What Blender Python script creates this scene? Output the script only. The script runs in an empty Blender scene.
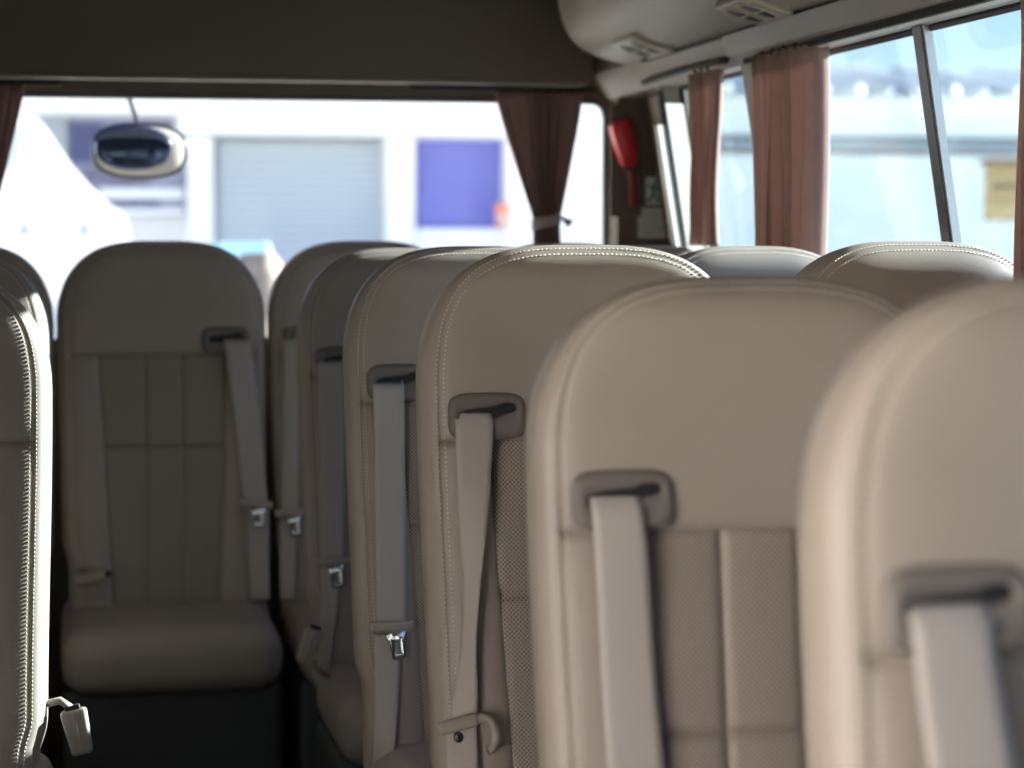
import bpy, bmesh, math, random
import numpy as np
from mathutils import Vector, Matrix
random.seed(7)
S = bpy.context.scene
COL = S.collection
PI = math.pi
CZ = 1.25                                   # eye height above the bus floor
F = 2250.0                                  # focal length in pixels of a 1024 px wide frame

# ------------------------------------------------------------------ camera
PITCH = math.atan(144 / F)
YAW = math.atan(452 / F * math.cos(PITCH))
fwd = Vector((math.sin(YAW) * math.cos(PITCH), math.cos(YAW) * math.cos(PITCH), -math.sin(PITCH)))
right = Vector((math.cos(YAW), -math.sin(YAW), 0))
up = right.cross(fwd)
EYE = Vector((0, 0, CZ))
cam = bpy.data.cameras.new('camera')
cam.sensor_width = 36
cam.lens = 36 * F / 1024
cam.clip_start = .05
cam.clip_end = 500
cam.dof.use_dof = True
cam.dof.focus_distance = 3.3
cam.dof.aperture_fstop = 3.9
camo = bpy.data.objects.new('camera', cam)
COL.objects.link(camo)
camo.matrix_world = Matrix(((right.x, up.x, -fwd.x, EYE.x), (right.y, up.y, -fwd.y, EYE.y), (right.z, up.z, -fwd.z, EYE.z), (0, 0, 0, 1)))
S.camera = camo


def ray(x, y):
    return fwd + right * ((x - 512) / F) + up * ((384 - y) / F)


def at(x, y, Y):
    """where the sight line of a pixel of the photo meets the plane at distance Y down the bus"""
    d = ray(x, y)
    return EYE + d * (Y / d.y)


# ------------------------------------------------------------------ materials
def new_mat(name):
    m = bpy.data.materials.new(name)
    m.use_nodes = True
    return m, m.node_tree.nodes, m.node_tree.links


def pmat(name, col, rough=.5, metal=0, var=.0, vscale=6, bump=0, bscale=300, spec=.5, coords='Object', trans=0, sheen=0):
    m, N, L = new_mat(name)
    b = N['Principled BSDF']
    b.inputs['Base Color'].default_value = (*col, 1)
    b.inputs['Roughness'].default_value = rough
    b.inputs['Metallic'].default_value = metal
    b.inputs['Specular IOR Level'].default_value = spec
    if sheen:
        b.inputs['Sheen Weight'].default_value = sheen
    tc = N.new('ShaderNodeTexCoord')
    if var:
        n = N.new('ShaderNodeTexNoise')
        n.inputs['Scale'].default_value = vscale
        n.inputs['Detail'].default_value = 5
        L.new(tc.outputs[coords], n.inputs['Vector'])
        r = N.new('ShaderNodeValToRGB')
        r.color_ramp.elements[0].position = .3
        r.color_ramp.elements[1].position = .7
        r.color_ramp.elements[0].color = (*[c * (1 - var) for c in col], 1)
        r.color_ramp.elements[1].color = (*[min(1, c * (1 + var)) for c in col], 1)
        L.new(n.outputs['Fac'], r.inputs['Fac'])
        L.new(r.outputs['Color'], b.inputs['Base Color'])
    if bump:
        n2 = N.new('ShaderNodeTexNoise')
        n2.inputs['Scale'].default_value = bscale
        n2.inputs['Detail'].default_value = 3
        L.new(tc.outputs[coords], n2.inputs['Vector'])
        bp = N.new('ShaderNodeBump')
        bp.inputs['Strength'].default_value = bump
        bp.inputs['Distance'].default_value = .002
        L.new(n2.outputs['Fac'], bp.inputs['Height'])
        L.new(bp.outputs['Normal'], b.inputs['Normal'])
    if trans:
        out = N['Material Output']
        t = N.new('ShaderNodeBsdfTranslucent')
        t.inputs['Color'].default_value = (*col, 1)
        mx = N.new('ShaderNodeMixShader')
        mx.inputs['Fac'].default_value = trans
        L.new(b.outputs['BSDF'], mx.inputs[1])
        L.new(t.outputs['BSDF'], mx.inputs[2])
        L.new(mx.outputs['Shader'], out.inputs['Surface'])
    return m


def perforated(name, col):
    m, N, L = new_mat(name)
    b = N['Principled BSDF']
    b.inputs['Roughness'].default_value = .55
    tc = N.new('ShaderNodeTexCoord')
    mp = N.new('ShaderNodeMapping')
    mp.inputs['Rotation'].default_value = (PI / 2, 0, 0)
    mp2 = N.new('ShaderNodeMapping')
    mp2.inputs['Rotation'].default_value = (0, 0, PI / 4)
    L.new(tc.outputs['Object'], mp.inputs['Vector'])
    L.new(mp.outputs['Vector'], mp2.inputs['Vector'])
    v = N.new('ShaderNodeTexVoronoi')
    v.voronoi_dimensions = '2D'
    v.inputs['Scale'].default_value = 235
    v.inputs['Randomness'].default_value = 0
    L.new(mp2.outputs['Vector'], v.inputs['Vector'])
    r = N.new('ShaderNodeValToRGB')
    r.color_ramp.elements[0].position = .22
    r.color_ramp.elements[1].position = .34
    r.color_ramp.elements[0].color = (col[0] * .22, col[1] * .2, col[2] * .18, 1)
    r.color_ramp.elements[1].color = (*col, 1)
    L.new(v.outputs['Distance'], r.inputs['Fac'])
    L.new(r.outputs['Color'], b.inputs['Base Color'])
    bp = N.new('ShaderNodeBump')
    bp.inputs['Strength'].default_value = .5
    bp.inputs['Distance'].default_value = .001
    L.new(r.outputs['Color'], bp.inputs['Height'])
    L.new(bp.outputs['Normal'], b.inputs['Normal'])
    return m


def webbing(name, col):
    m, N, L = new_mat(name)
    b = N['Principled BSDF']
    b.inputs['Roughness'].default_value = .6
    b.inputs['Base Color'].default_value = (*col, 1)
    tc = N.new('ShaderNodeTexCoord')
    w = N.new('ShaderNodeTexWave')
    w.wave_type = 'BANDS'
    w.bands_direction = 'DIAGONAL'
    w.inputs['Scale'].default_value = 160
    w.inputs['Distortion'].default_value = .3
    L.new(tc.outputs['Object'], w.inputs['Vector'])
    bp = N.new('ShaderNodeBump')
    bp.inputs['Strength'].default_value = .25
    bp.inputs['Distance'].default_value = .0006
    L.new(w.outputs['Fac'], bp.inputs['Height'])
    L.new(bp.outputs['Normal'], b.inputs['Normal'])
    return m


def glass_mat(name, tint):
    m, N, L = new_mat(name)
    N.remove(N['Principled BSDF'])
    t = N.new('ShaderNodeBsdfTransparent')
    t.inputs['Color'].default_value = (*tint, 1)
    g = N.new('ShaderNodeBsdfGlossy')
    g.inputs['Roughness'].default_value = .02
    lw = N.new('ShaderNodeLayerWeight')
    lw.inputs['Blend'].default_value = .5
    pw = N.new('ShaderNodeMath')
    pw.operation = 'POWER'
    pw.inputs[1].default_value = 5
    L.new(lw.outputs['Facing'], pw.inputs[0])
    ad = N.new('ShaderNodeMath')
    ad.operation = 'MULTIPLY_ADD'
    ad.inputs[1].default_value = .5
    ad.inputs[2].default_value = .015
    L.new(pw.outputs['Value'], ad.inputs[0])
    mx = N.new('ShaderNodeMixShader')
    L.new(ad.outputs['Value'], mx.inputs['Fac'])
    L.new(t.outputs['BSDF'], mx.inputs[1])
    L.new(g.outputs['BSDF'], mx.inputs[2])
    L.new(mx.outputs['Shader'], N['Material Output'].inputs['Surface'])
    return m


def striped(name, c1, c2, scale, direction='Z', rough=.6):
    m, N, L = new_mat(name)
    b = N['Principled BSDF']
    b.inputs['Roughness'].default_value = rough
    tc = N.new('ShaderNodeTexCoord')
    w = N.new('ShaderNodeTexWave')
    w.bands_direction = direction
    w.inputs['Scale'].default_value = scale
    L.new(tc.outputs['Object'], w.inputs['Vector'])
    r = N.new('ShaderNodeValToRGB')
    r.color_ramp.elements[0].color = (*c1, 1)
    r.color_ramp.elements[1].color = (*c2, 1)
    L.new(w.outputs['Fac'], r.inputs['Fac'])
    L.new(r.outputs['Color'], b.inputs['Base Color'])
    return m


LEA = (.325, .274, .238)
M = {}
M['leather'] = pmat('beige leather', LEA, .46, var=.05, vscale=5, bump=.18, bscale=420)
M['perf'] = perforated('perforated beige leather', (.32, .266, .228))
M['thread'] = pmat('cream thread', (.80, .74, .62), .7)
M['guide'] = pmat('taupe plastic', (.155, .135, .124), .6, bump=.1, bscale=900)
M['black'] = pmat('black plastic', (.012, .012, .013), .6)
M['web'] = webbing('greige webbing', (.41, .37, .345))
M['tongue'] = pmat('beige plastic', (.36, .31, .265), .4)
M['chrome'] = pmat('bright steel', (.80, .84, .88), .22, metal=1)
M['base'] = pmat('charcoal seat base', (.055, .058, .062), .6, var=.15)
M['button'] = pmat('black button', (.02, .02, .024), .3)
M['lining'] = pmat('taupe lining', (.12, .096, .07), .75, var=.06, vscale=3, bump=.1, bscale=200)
M['lining2'] = pmat('beige trim plastic', (.20, .162, .128), .5, var=.04, vscale=4)
M['rail'] = pmat('light beige rail', (.38, .33, .27), .4)
M['duct'] = pmat('greige duct shell', (.25, .215, .175), .5, var=.04, vscale=2)
M['vent'] = pmat('pale vent plastic', (.33, .285, .23), .45)
M['dark'] = pmat('dark gap', (.02, .017, .014), .8)
M['rubber'] = pmat('black rubber', (.018, .018, .02), .55)
M['reveal'] = pmat('cream reveal trim', (.36, .33, .285), .55)
M['curtain'] = pmat('dusty rose curtain cloth', (.31, .20, .175), .85, var=.08, vscale=40, bump=.15, bscale=700, trans=.34, sheen=.2)
M['tie'] = pmat('mauve tie cloth', (.36, .30, .29), .85)
M['floor'] = pmat('dark vinyl floor', (.05, .047, .045), .5, var=.2, vscale=60)
M['ceil'] = pmat('headliner', (.25, .22, .18), .9, var=.04)
M['red'] = pmat('red plastic', (.50, .02, .025), .35)
M['darkred'] = pmat('dark red plastic', (.22, .012, .018), .4)
M['paper'] = pmat('white card', (.62, .62, .62), .6)
M['ink'] = pmat('grey ink', (.30, .30, .32), .7)
M['green'] = pmat('green ink', (.03, .22, .10), .6)
M['glass'] = glass_mat('clear window glass', (.95, .97, .97))
M['tint'] = glass_mat('blue tinted window glass', (.77, .85, .88))
M['alu'] = pmat('brushed aluminium', (.62, .64, .64), .35, metal=.9)
M['frame'] = pmat('dark window frame', (.035, .037, .04), .35)
M['bodyshell'] = pmat('white coachwork', (.7, .7, .68), .3)
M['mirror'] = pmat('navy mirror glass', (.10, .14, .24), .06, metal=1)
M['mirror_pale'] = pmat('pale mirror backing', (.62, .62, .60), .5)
M['housing'] = pmat('navy black housing', (.018, .022, .035), .3)


# ------------------------------------------------------------------ mesh helpers
def obj(name, bm, mat, parent=None, smooth=True):
    me = bpy.data.meshes.new(name)
    if isinstance(bm, bmesh.types.BMesh):
        bm.normal_update()
        bm.to_mesh(me)
        bm.free()
    me.materials.append(mat)
    if smooth:
        me.polygons.foreach_set('use_smooth', [True] * len(me.polygons))
    o = bpy.data.objects.new(name, me)
    COL.objects.link(o)
    if parent is not None:
        o.parent = parent
    return o


def use(name, me, parent):
    o = bpy.data.objects.new(name, me)
    COL.objects.link(o)
    o.parent = parent
    return o


def tag(o, label=None, cat=None, group=None, kind=None):
    if label: o['label'] = label
    if cat: o['category'] = cat
    if group: o['group'] = group
    if kind: o['kind'] = kind
    return o


def thing(name, label, cat, loc=(0, 0, 0), group=None, kind=None):
    o = bpy.data.objects.new(name, None)
    o.empty_display_size = .1
    COL.objects.link(o)
    o.location = loc
    return tag(o, label, cat, group, kind)


def sharp(o, ang=35):
    me = o.data
    me.polygons.foreach_set('use_smooth', [True] * len(me.polygons))
    bm = bmesh.new()
    bm.from_mesh(me)
    for e in bm.edges:
        if len(e.link_faces) == 2 and e.calc_face_angle(0) > math.radians(ang):
            e.smooth = False
    bm.to_mesh(me)
    bm.free()
    return o


def hexa(bm, p):
    """eight corners: bottom four then top four, both counter-clockwise"""
    v = [bm.verts.new(q) for q in p]
    for f in ((3, 2, 1, 0), (4, 5, 6, 7), (0, 1, 5, 4), (1, 2, 6, 5), (2, 3, 7, 6), (3, 0, 4, 7)):
        bm.faces.new([v[i] for i in f])


def box(bm, lo, hi):
    x0, y0, z0 = lo
    x1, y1, z1 = hi
    hexa(bm, [(x0, y0, z0), (x1, y0, z0), (x1, y1, z0), (x0, y1, z0), (x0, y0, z1), (x1, y0, z1), (x1, y1, z1), (x0, y1, z1)])


def rbox(bm, c, size, r, n=5, fn=None, M4=None):
    """box with rounded edges and corners"""
    h = Vector(size) / 2
    r = min(r, *(h * .999))
    t = bmesh.new()
    def axis(k):
        L = h[k]
        a = [-L + r * (1 - math.cos(i / n * PI / 2)) for i in range(n + 1)]
        inner = max(1, int((2 * L - 2 * r) / .06))
        b = [-L + r + (2 * L - 2 * r) * i / inner for i in range(1, inner)]
        return a + b + [-q for q in reversed(a)]
    ax = [axis(k) for k in range(3)]
    for k in range(3):
        i, j = [q for q in range(3) if q != k]
        for s in (-1, 1):
            grid = []
            for a in ax[i]:
                row = []
                for b in ax[j]:
                    p = Vector((0, 0, 0))
                    p[i] = a; p[j] = b; p[k] = s * h[k]
                    q = Vector([max(-(h[m] - r), min(h[m] - r, p[m])) for m in range(3)])
                    d = p - q
                    # the direction on the corner sphere
                    e = Vector([d[m] / r for m in range(3)])
                    ln = e.length
                    p2 = q + e / ln * r if ln > 1e-9 else p
                    row.append(t.verts.new(p2))
                grid.append(row)
            for a in range(len(grid) - 1):
                for b in range(len(grid[0]) - 1):
                    t.faces.new((grid[a][b], grid[a + 1][b], grid[a + 1][b + 1], grid[a][b + 1]))
    bmesh.ops.remove_doubles(t, verts=t.verts, dist=1e-6)
    bmesh.ops.recalc_face_normals(t, faces=t.faces)
    mp = {}
    for v in t.verts:
        p = v.co.copy()
        if fn: p = fn(p)
        if M4 is not None: p = M4 @ p
        mp[v] = bm.verts.new(p + Vector(c))
    for f in t.faces:
        bm.faces.new([mp[v] for v in f.verts])
    t.free()


def tube(bm, pts, r, n=10, closed=False, cap=True):
    pts = [Vector(p) for p in pts]
    rr = r if isinstance(r, (list, tuple)) else [r] * len(pts)
    rings = []
    N = len(pts)
    up0 = Vector((0, 0, 1))
    prev = None
    for i, p in enumerate(pts):
        a = pts[(i - 1) % N] if (closed or i > 0) else p
        b = pts[(i + 1) % N] if (closed or i < N - 1) else p
        d = (b - a).normalized()
        if prev is None:
            u = d.cross(up0)
            if u.length < 1e-3: u = d.cross(Vector((1, 0, 0)))
        else:
            u = prev - d * prev.dot(d)
        u.normalize()
        prev = u
        w = d.cross(u)
        rings.append([bm.verts.new(p + (u * math.cos(k / n * 2 * PI) + w * math.sin(k / n * 2 * PI)) * rr[i]) for k in range(n)])
    for i in range(N if closed else N - 1):
        A, B = rings[i], rings[(i + 1) % N]
        for k in range(n):
            bm.faces.new((A[k], A[(k + 1) % n], B[(k + 1) % n], B[k]))
    if cap and not closed:
        bm.faces.new(list(reversed(rings[0])))
        bm.faces.new(rings[-1])


def prism(bm, poly, y0, y1):
    """outline in X and Z, drawn out along Y"""
    a = [bm.verts.new((x, y0, z)) for x, z in poly]
    b = [bm.verts.new((x, y1, z)) for x, z in poly]
    n = len(poly)
    for i in range(n):
        bm.faces.new((a[i], b[i], b[(i + 1) % n], a[(i + 1) % n]))
    bm.faces.new(a)
    bm.faces.new(list(reversed(b)))
    bmesh.ops.recalc_face_normals(bm, faces=bm.faces)


# ------------------------------------------------------------------ the seat
W, B_SH, P_SH, Q_SH = .2300, .19, 3.0, 2.2          # half width and the shape of the shoulders
TOPZ, BACK = 1.25, .88                               # height of the seat top, length of the backrest
AL = math.radians(7)
SA, CA = math.sin(AL), math.cos(AL)
SEAM1, SEAM2 = .268, .478


def sstep(a, b, x):
    t = np.clip((x - a) / (b - a), 0, 1)
    return t * t * (3 - 2 * t)


def half_w(h):
    h = np.asarray(h, float)
    t = np.clip((B_SH - h) / B_SH, 0, 1)
    w = W * np.power(np.clip(1 - t ** Q_SH, 0, 1), 1 / P_SH)
    return w * (1 - .03 * sstep(.2, .7, h)) - .012 * sstep(.67, .74, h) ** 2


def thick(h):
    t = np.clip(1 - np.asarray(h, float) / .055, 0, 1)
    b = np.clip((np.asarray(h, float) - .80) / .085, 0, 1)
    return .115 * np.sqrt(np.clip(1 - t * t, 0, 1)) * np.sqrt(np.clip(1 - b * b, .02, 1))


def x_insert(h):
    return .140 - .05 * np.clip(np.asarray(h, float) - .30, 0, 1)


XC = .0405
_hh = np.concatenate([(1 - np.cos(np.linspace(0, PI / 2, 90))) * .25, np.linspace(.255, .84, 60)])
_out = np.stack([half_w(_hh), _hh], 1)
_outline = np.concatenate([_out[::-1] * [-1, 1], _out[1:]])          # from low on one side over the top to the other


def edge_dist(x, h):
    p = np.stack([x, h], -1)
    a, b = _outline[:-1], _outline[1:]
    best = np.full(x.shape, 9.)
    for i in range(len(a)):
        ab = b[i] - a[i]
        l2 = (ab ** 2).sum()
        if l2 < 1e-14: continue
        t = np.clip(((p - a[i]) @ ab) / l2, 0, 1)
        q = a[i] + t[..., None] * ab
        best = np.minimum(best, np.sqrt(((p - q) ** 2).sum(-1)))
    return best


def seam_in(h):
    return .0125 + .0115 * sstep(.0, .16, h)


def groove(d, depth, puff=.0045, reach=.014):
    return depth * np.exp(-(d / .0028) ** 2) + puff * np.exp(-np.abs(d) / reach)


def y_front(x, h, full=True):
    x = np.asarray(x, float); h = np.asarray(h, float)
    w = np.maximum(half_w(h), 1e-6)
    u = np.clip(np.abs(x) / w, 0, 1)
    y = .0575 - thick(h) / 2 * np.power(np.clip(1 - u ** 4.5, 0, 1), 1 / 4.5)
    y = y + .012 * np.sin(np.clip((h - .05) / .75, 0, 1) * PI * 1.0) * 0 - .010 * sstep(.30, .62, h)
    low = sstep(.22, .30, h)
    xi = x_insert(h)
    y = y + .011 * low * (1 - sstep(-.02, .035, np.abs(x) - xi)) * (1 - u ** 6)
    if full:
        ins = (h > SEAM1 - .02)
        e = edge_dist(x, h)
        face = (e > .012).astype(float)
        y = y + groove(e - seam_in(h), .0016, .0008, .006) * (h > .002)
        y = y + groove(h - SEAM1, .0035) * sstep(.018, .03, e)
        y = y + groove(np.abs(x) - xi, .0035) * sstep(SEAM1 - .002, SEAM1 + .01, h) * face
        y = y + groove(np.abs(x) - XC, .003) * sstep(SEAM1 - .002, SEAM1 + .006, h)
        y = y + groove(h - SEAM2, .0035) * (np.abs(x) < xi)
    return y


def tilt(x, y, h):
    return (x, y * CA - h * SA, TOPZ - h * CA - y * SA)


def cosp(a, b, n):
    return [a + (b - a) * (1 - math.cos(PI * i / n)) / 2 for i in range(n)]


def build_back():
    hs = cosp(0, SEAM1, 34) + cosp(SEAM1, SEAM2, 20) + cosp(SEAM2, .64, 16) + cosp(.64, BACK, 24) + [BACK]
    hs = np.array(hs)
    X = []
    for h in hs:
        w = float(half_w(h))
        xs = w * .91
        xi = min(float(x_insert(h)), .72 * w)
        xc = min(XC, .25 * w)
        row = cosp(-w, -xs, 10) + cosp(-xs, -xi, 12) + cosp(-xi, -xc, 12) + cosp(-xc, xc, 12) + cosp(xc, xi, 12) + cosp(xi, xs, 12) + cosp(xs, w, 10) + [w]
        X.append(row)
    X = np.array(X)
    H = np.repeat(hs[:, None], X.shape[1], 1)
    Y = y_front(X, H)
    nb = 22
    bm, bi = bmesh.new(), bmesh.new()
    c0, c1 = 22, 58
    r0 = 34
    rows = []
    for i, h in enumerate(hs):
        w = float(half_w(h)); T = float(thick(h))
        fr = [bm.verts.new(tilt(X[i, j], Y[i, j], h)) for j in range(X.shape[1])]
        bk = []
        for k in range(1, nb):
            x = w * math.cos(PI * k / nb)
            u = abs(math.cos(PI * k / nb))
            y = .0575 + T / 2 * (1 - u ** 4) ** .25 * 1.0 - .010 * float(sstep(.30, .62, h))
            bk.append(bm.verts.new(tilt(x, y, h)))
        rows.append(fr + bk)
    nf = X.shape[1]
    tot = len(rows[0])
    for i in range(len(rows) - 1):
        for j in range(tot):
            if i >= r0 and c0 <= j < c1: continue
            a, b = rows[i], rows[i + 1]
            bm.faces.new((a[j], b[j], b[(j + 1) % tot], a[(j + 1) % tot]))
    bm.faces.new(rows[-1])
    iv = [[bi.verts.new(tilt(X[i, j], Y[i, j], hs[i])) for j in range(c0, c1 + 1)] for i in range(r0, len(hs))]
    for i in range(len(iv) - 1):
        for j in range(c1 - c0):
            bi.faces.new((iv[i][j], iv[i + 1][j], iv[i + 1][j + 1], iv[i][j + 1]))
    bmesh.ops.remove_doubles(bm, verts=bm.verts, dist=2e-6)
    bmesh.ops.recalc_face_normals(bm, faces=bm.faces)
    return bm, bi


def build_stitch():
    bm = bmesh.new()
    for dof in (-.0045, .0045):
        seg = np.diff(_outline, axis=0)
        nrm = np.stack([seg[:, 1], -seg[:, 0]], 1)
        # inner normal: to the middle of the seat
        pts = []
        mid = (_outline[:-1] + _outline[1:]) / 2
        ln = np.sqrt((seg ** 2).sum(1))
        ok = ln > 1e-7
        n = nrm[ok] / ln[ok][:, None]
        m = mid[ok]
        inn = np.array([0, .45]) - m
        sgn = np.sign((n * inn).sum(1))
        q = m + n * sgn[:, None] * (seam_in(m[:, 1]) + dof)[:, None]
        d = np.concatenate([[0], np.cumsum(np.sqrt((np.diff(q, axis=0) ** 2).sum(1)))])
        s = np.arange(0, d[-1], .0062)
        qx, qh = np.interp(s, d, q[:, 0]), np.interp(s, d, q[:, 1])
        y = y_front(qx, qh) - .0006
        s2 = s + .0038
        rx, rh = np.interp(s2, d, q[:, 0]), np.interp(s2, d, q[:, 1])
        ry = y_front(rx, rh) - .0006
        for k in range(len(s)):
            a, b = Vector(tilt(qx[k], y[k], qh[k])), Vector(tilt(rx[k], ry[k], rh[k]))
            if (b - a).length < .001: continue
            tube(bm, [a, (a + b) / 2 + Vector((0, -.0004, 0)), b], [.0004, .0008, .0004], 5)
    return bm


def build_cushion():
    bm = bmesh.new()
    def fn(p):
        x, y, z = p
        t = (y + .24) / .48                       # 0 front, 1 back
        if z > 0: z += .010 * (1 - (x / .23) ** 2) + .10 * (max(0, t - .74) / .26) * abs(x / .22) ** 3
        if t < .2: z -= .01 * (1 - t / .2)
        x *= 1 + .02 * math.sin(max(0, min(1, t)) * PI)
        return Vector((x, y, z))
    rbox(bm, (0, -.215, .347), (.402, .44, .135), .055, 6, fn)
    return bm


def build_base():
    bm = bmesh.new()
    rbox(bm, (0, -.20, .146), (.405, .38, .290), .02, 3)
    return bm


def build_guide():
    """belt guide: a rounded escutcheon with a slanting slot"""
    bm = bmesh.new()
    n = 72
    def sup(a, b, e, t):
        c, s = math.cos(t), math.sin(t)
        return a * abs(c) ** (2 / e) * math.copysign(1, c), b * abs(s) ** (2 / e) * math.copysign(1, s)
    loops = []
    for (a, b, y, e, rot, dx, dz) in ((.0525, .0315, .001, 4.2, 0, 0, 0), (.0525, .0315, -.004, 4.2, 0, 0, 0), (.0495, .0285, -.0085, 4, 0, 0, 0),
                                      (.044, .023, -.0100, 3.6, .02, 0, .001), (.0405, .0105, -.0095, 3.2, .09, .001, .004), (.0385, .0075, -.006, 3.2, .09, .001, .004), (.0380, .0070, .001, 3.2, .09, .001, .004)):
        lp = []
        for k in range(n):
            x, z = sup(a, b, e, k / n * 2 * PI)
            x, z = x * math.cos(rot) - z * math.sin(rot) + dx, x * math.sin(rot) + z * math.cos(rot) + dz
            if b < .012 and x > .012: z += .004 * min(1, (x - .012) / .012)          # the slot kinks up at its end
            lp.append(bm.verts.new((x, y, z)))
        loops.append(lp)
    for i in range(len(loops) - 1):
        for k in range(n):
            bm.faces.new((loops[i][k], loops[i + 1][k], loops[i + 1][(k + 1) % n], loops[i][(k + 1) % n]))
    bmesh.ops.recalc_face_normals(bm, faces=bm.faces)
    bs = bmesh.new()
    rbox(bs, (.001, -.0025, .006), (.086, .004, .026), .0015, 2)
    return bm, bs


def place_on(x, h, off=0.0, rz=0.0):
    """matrix of the seat surface at (x, h): Y axis points into the seat"""
    y = float(y_front(np.array([x]), np.array([h]), False)[0]) - off
    m = Matrix.Translation(tilt(x, y, h)) @ Matrix.Rotation(-AL, 4, 'X') @ Matrix.Rotation(rz, 4, 'Y')
    return m


_b, _i = build_back()
ME = {}
def keep(key, bm, mat):
    o = obj(key, bm, mat)
    ME[key] = o.data
    bpy.data.objects.remove(o)
keep('backrest', _b, M['leather'])
keep('insert', _i, M['perf'])
keep('stitching', build_stitch(), M['thread'])
keep('cushion', build_cushion(), M['leather'])
keep('seat_base', build_base(), M['base'])
_g, _s = build_guide()
keep('belt_guide', _g, M['guide'])
keep('belt_slot', _s, M['black'])


def ribbon(rows, th=.0018):
    """rows: (left point, right point) -> closed strap with a little thickness"""
    bm = bmesh.new()
    n = 6
    prev = None
    L = len(rows)
    rings = []
    for i, (a, b) in enumerate(rows):
        a, b = Vector(a), Vector(b)
        pa = Vector(rows[min(i + 1, L - 1)][0]) - Vector(rows[max(i - 1, 0)][0])
        nr = (b - a).cross(pa).normalized()
        if nr.y > 0: nr = -nr
        ring = []
        for k in range(n + 1):
            t = k / n
            ring.append(bm.verts.new(a.lerp(b, t) + nr * (th / 2 + .0008 * math.sin(t * PI))))
        for k in range(n, -1, -1):
            t = k / n
            ring.append(bm.verts.new(a.lerp(b, t) - nr * th / 2))
        rings.append(ring)
    m = len(rings[0])
    for i in range(L - 1):
        for k in range(m):
            bm.faces.new((rings[i][k], rings[i][(k + 1) % m], rings[i + 1][(k + 1) % m], rings[i + 1][k]))
    bm.faces.new(list(reversed(rings[0])))
    bm.faces.new(rings[-1])
    bmesh.ops.recalc_face_normals(bm, faces=bm.faces)
    return bm


def smooth_rows(rows, step=.01):
    """rows: (xl, xr, h) -> Catmull-Rom resampled"""
    r = np.array(rows, float)
    out = []
    for i in range(len(r) - 1):
        p0, p1, p2, p3 = r[max(i - 1, 0)], r[i], r[i + 1], r[min(i + 2, len(r) - 1)]
        n = max(2, int(abs(p2[2] - p1[2]) / step))
        for k in range(n):
            t = k / n
            out.append(.5 * (2 * p1 + (p2 - p0) * t + (2 * p0 - 5 * p1 + 4 * p2 - p3) * t * t + (3 * p1 - p0 - 3 * p2 + p3) * t ** 3))
    out.append(r[-1])
    return np.array(out)


def strap(rows, h_slot=None, lift0=.006, side=1):
    rr = smooth_rows(rows)
    pts = []
    for xl, xr, h in rr:
        y = y_front(np.array([xl, (xl + xr) / 2, xr]), np.array([h] * 3), False)
        y0 = float(y.min()) - lift0
        if h_slot is not None:
            d = h - h_slot
            if d < .004: y0 = float(y.min()) - .002 - .0125 * max(0, (d + .006) / .010)
            else: y0 -= .0085 * (1 - float(sstep(.034, .20, d)))
        w = xr - xl
        ly = ry = y0
        if w < .044:
            lift = .35 * math.sqrt(max(0, .047 ** 2 - w * w))
            if side > 0: ry -= lift
            else: ly -= lift
        pts.append((tilt(xl, ly, h), tilt(xr, ry, h)))
    return ribbon(pts)


def tongue_mesh():
    bm = bmesh.new()
    def fn(p):
        return Vector((p.x, p.y, p.z + .006 * (abs(p.x) / .031) ** 3))
    rbox(bm, (0, -.004, .002), (.062, .013, .018), .006, 4, fn)
    rbox(bm, (0, -.009, .004), (.046, .006, .008), .0028, 3)
    return bm


def plate_mesh():
    """steel latch plate: a tapering tab with a square hole"""
    bm = bmesh.new()
    o = [(-.017, .004), (.017, .004), (.0125, -.010), (.0115, -.038), (.008, -.041), (-.008, -.041), (-.0115, -.038), (-.0125, -.010)]
    i_ = [(-.0055, -.012), (.0055, -.012), (.0055, -.014), (.0055, -.029), (.004, -.031), (-.004, -.031), (-.0055, -.029), (-.0055, -.014)]
    L = []
    for y in (-.0075, -.005):
        L.append(([bm.verts.new((x, y, z)) for x, z in o], [bm.verts.new((x, y, z)) for x, z in i_]))
    n = len(o)
    for k in range(n):
        j = (k + 1) % n
        bm.faces.new((L[0][0][k], L[0][0][j], L[0][1][j], L[0][1][k]))
        bm.faces.new((L[1][0][k], L[1][1][k], L[1][1][j], L[1][0][j]))
        bm.faces.new((L[0][0][k], L[1][0][k], L[1][0][j], L[0][0][j]))
        bm.faces.new((L[0][1][k], L[0][1][j], L[1][1][j], L[1][1][k]))
    bmesh.ops.recalc_face_normals(bm, faces=bm.faces)
    return bm


def button_mesh():
    bm = bmesh.new()
    bmesh.ops.create_uvsphere(bm, u_segments=20, v_segments=10, radius=.0085)
    for v in bm.verts: v.co.y *= .4
    return bm


def loop_mesh():
    """D-shaped end of a tongue that the strap runs through"""
    bm = bmesh.new()
    pts = []
    for k in range(25):
        t = -PI / 2 + PI * k / 24
        pts.append((.024 + .014 * math.cos(t), -.006, -.010 + .019 * math.sin(t)))
    rbox(bm, (-.004, -.009, .009), (.050, .012, .016), .005, 3)
    tube(bm, [(-.024, -.006, .009)] + [(-.01, -.008, .010), (.01, -.008, .010)] + pts[::-1], .0062, 8)
    return bm


keep('belt_tongue', tongue_mesh(), M['tongue'])
keep('latch_plate', plate_mesh(), M['chrome'])
keep('belt_button', button_mesh(), M['button'])
keep('belt_loop', loop_mesh(), M['tongue'])


def buckle_mesh():
    bm = bmesh.new()
    rbox(bm, (0, 0, -.035), (.032, .022, .07), .006, 4, lambda p: Vector((p.x * (1.1 + p.z * 4), p.y, p.z)))
    rbox(bm, (0, -.011, -.035), (.005, .004, .06), .0015, 2)
    return bm


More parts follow.
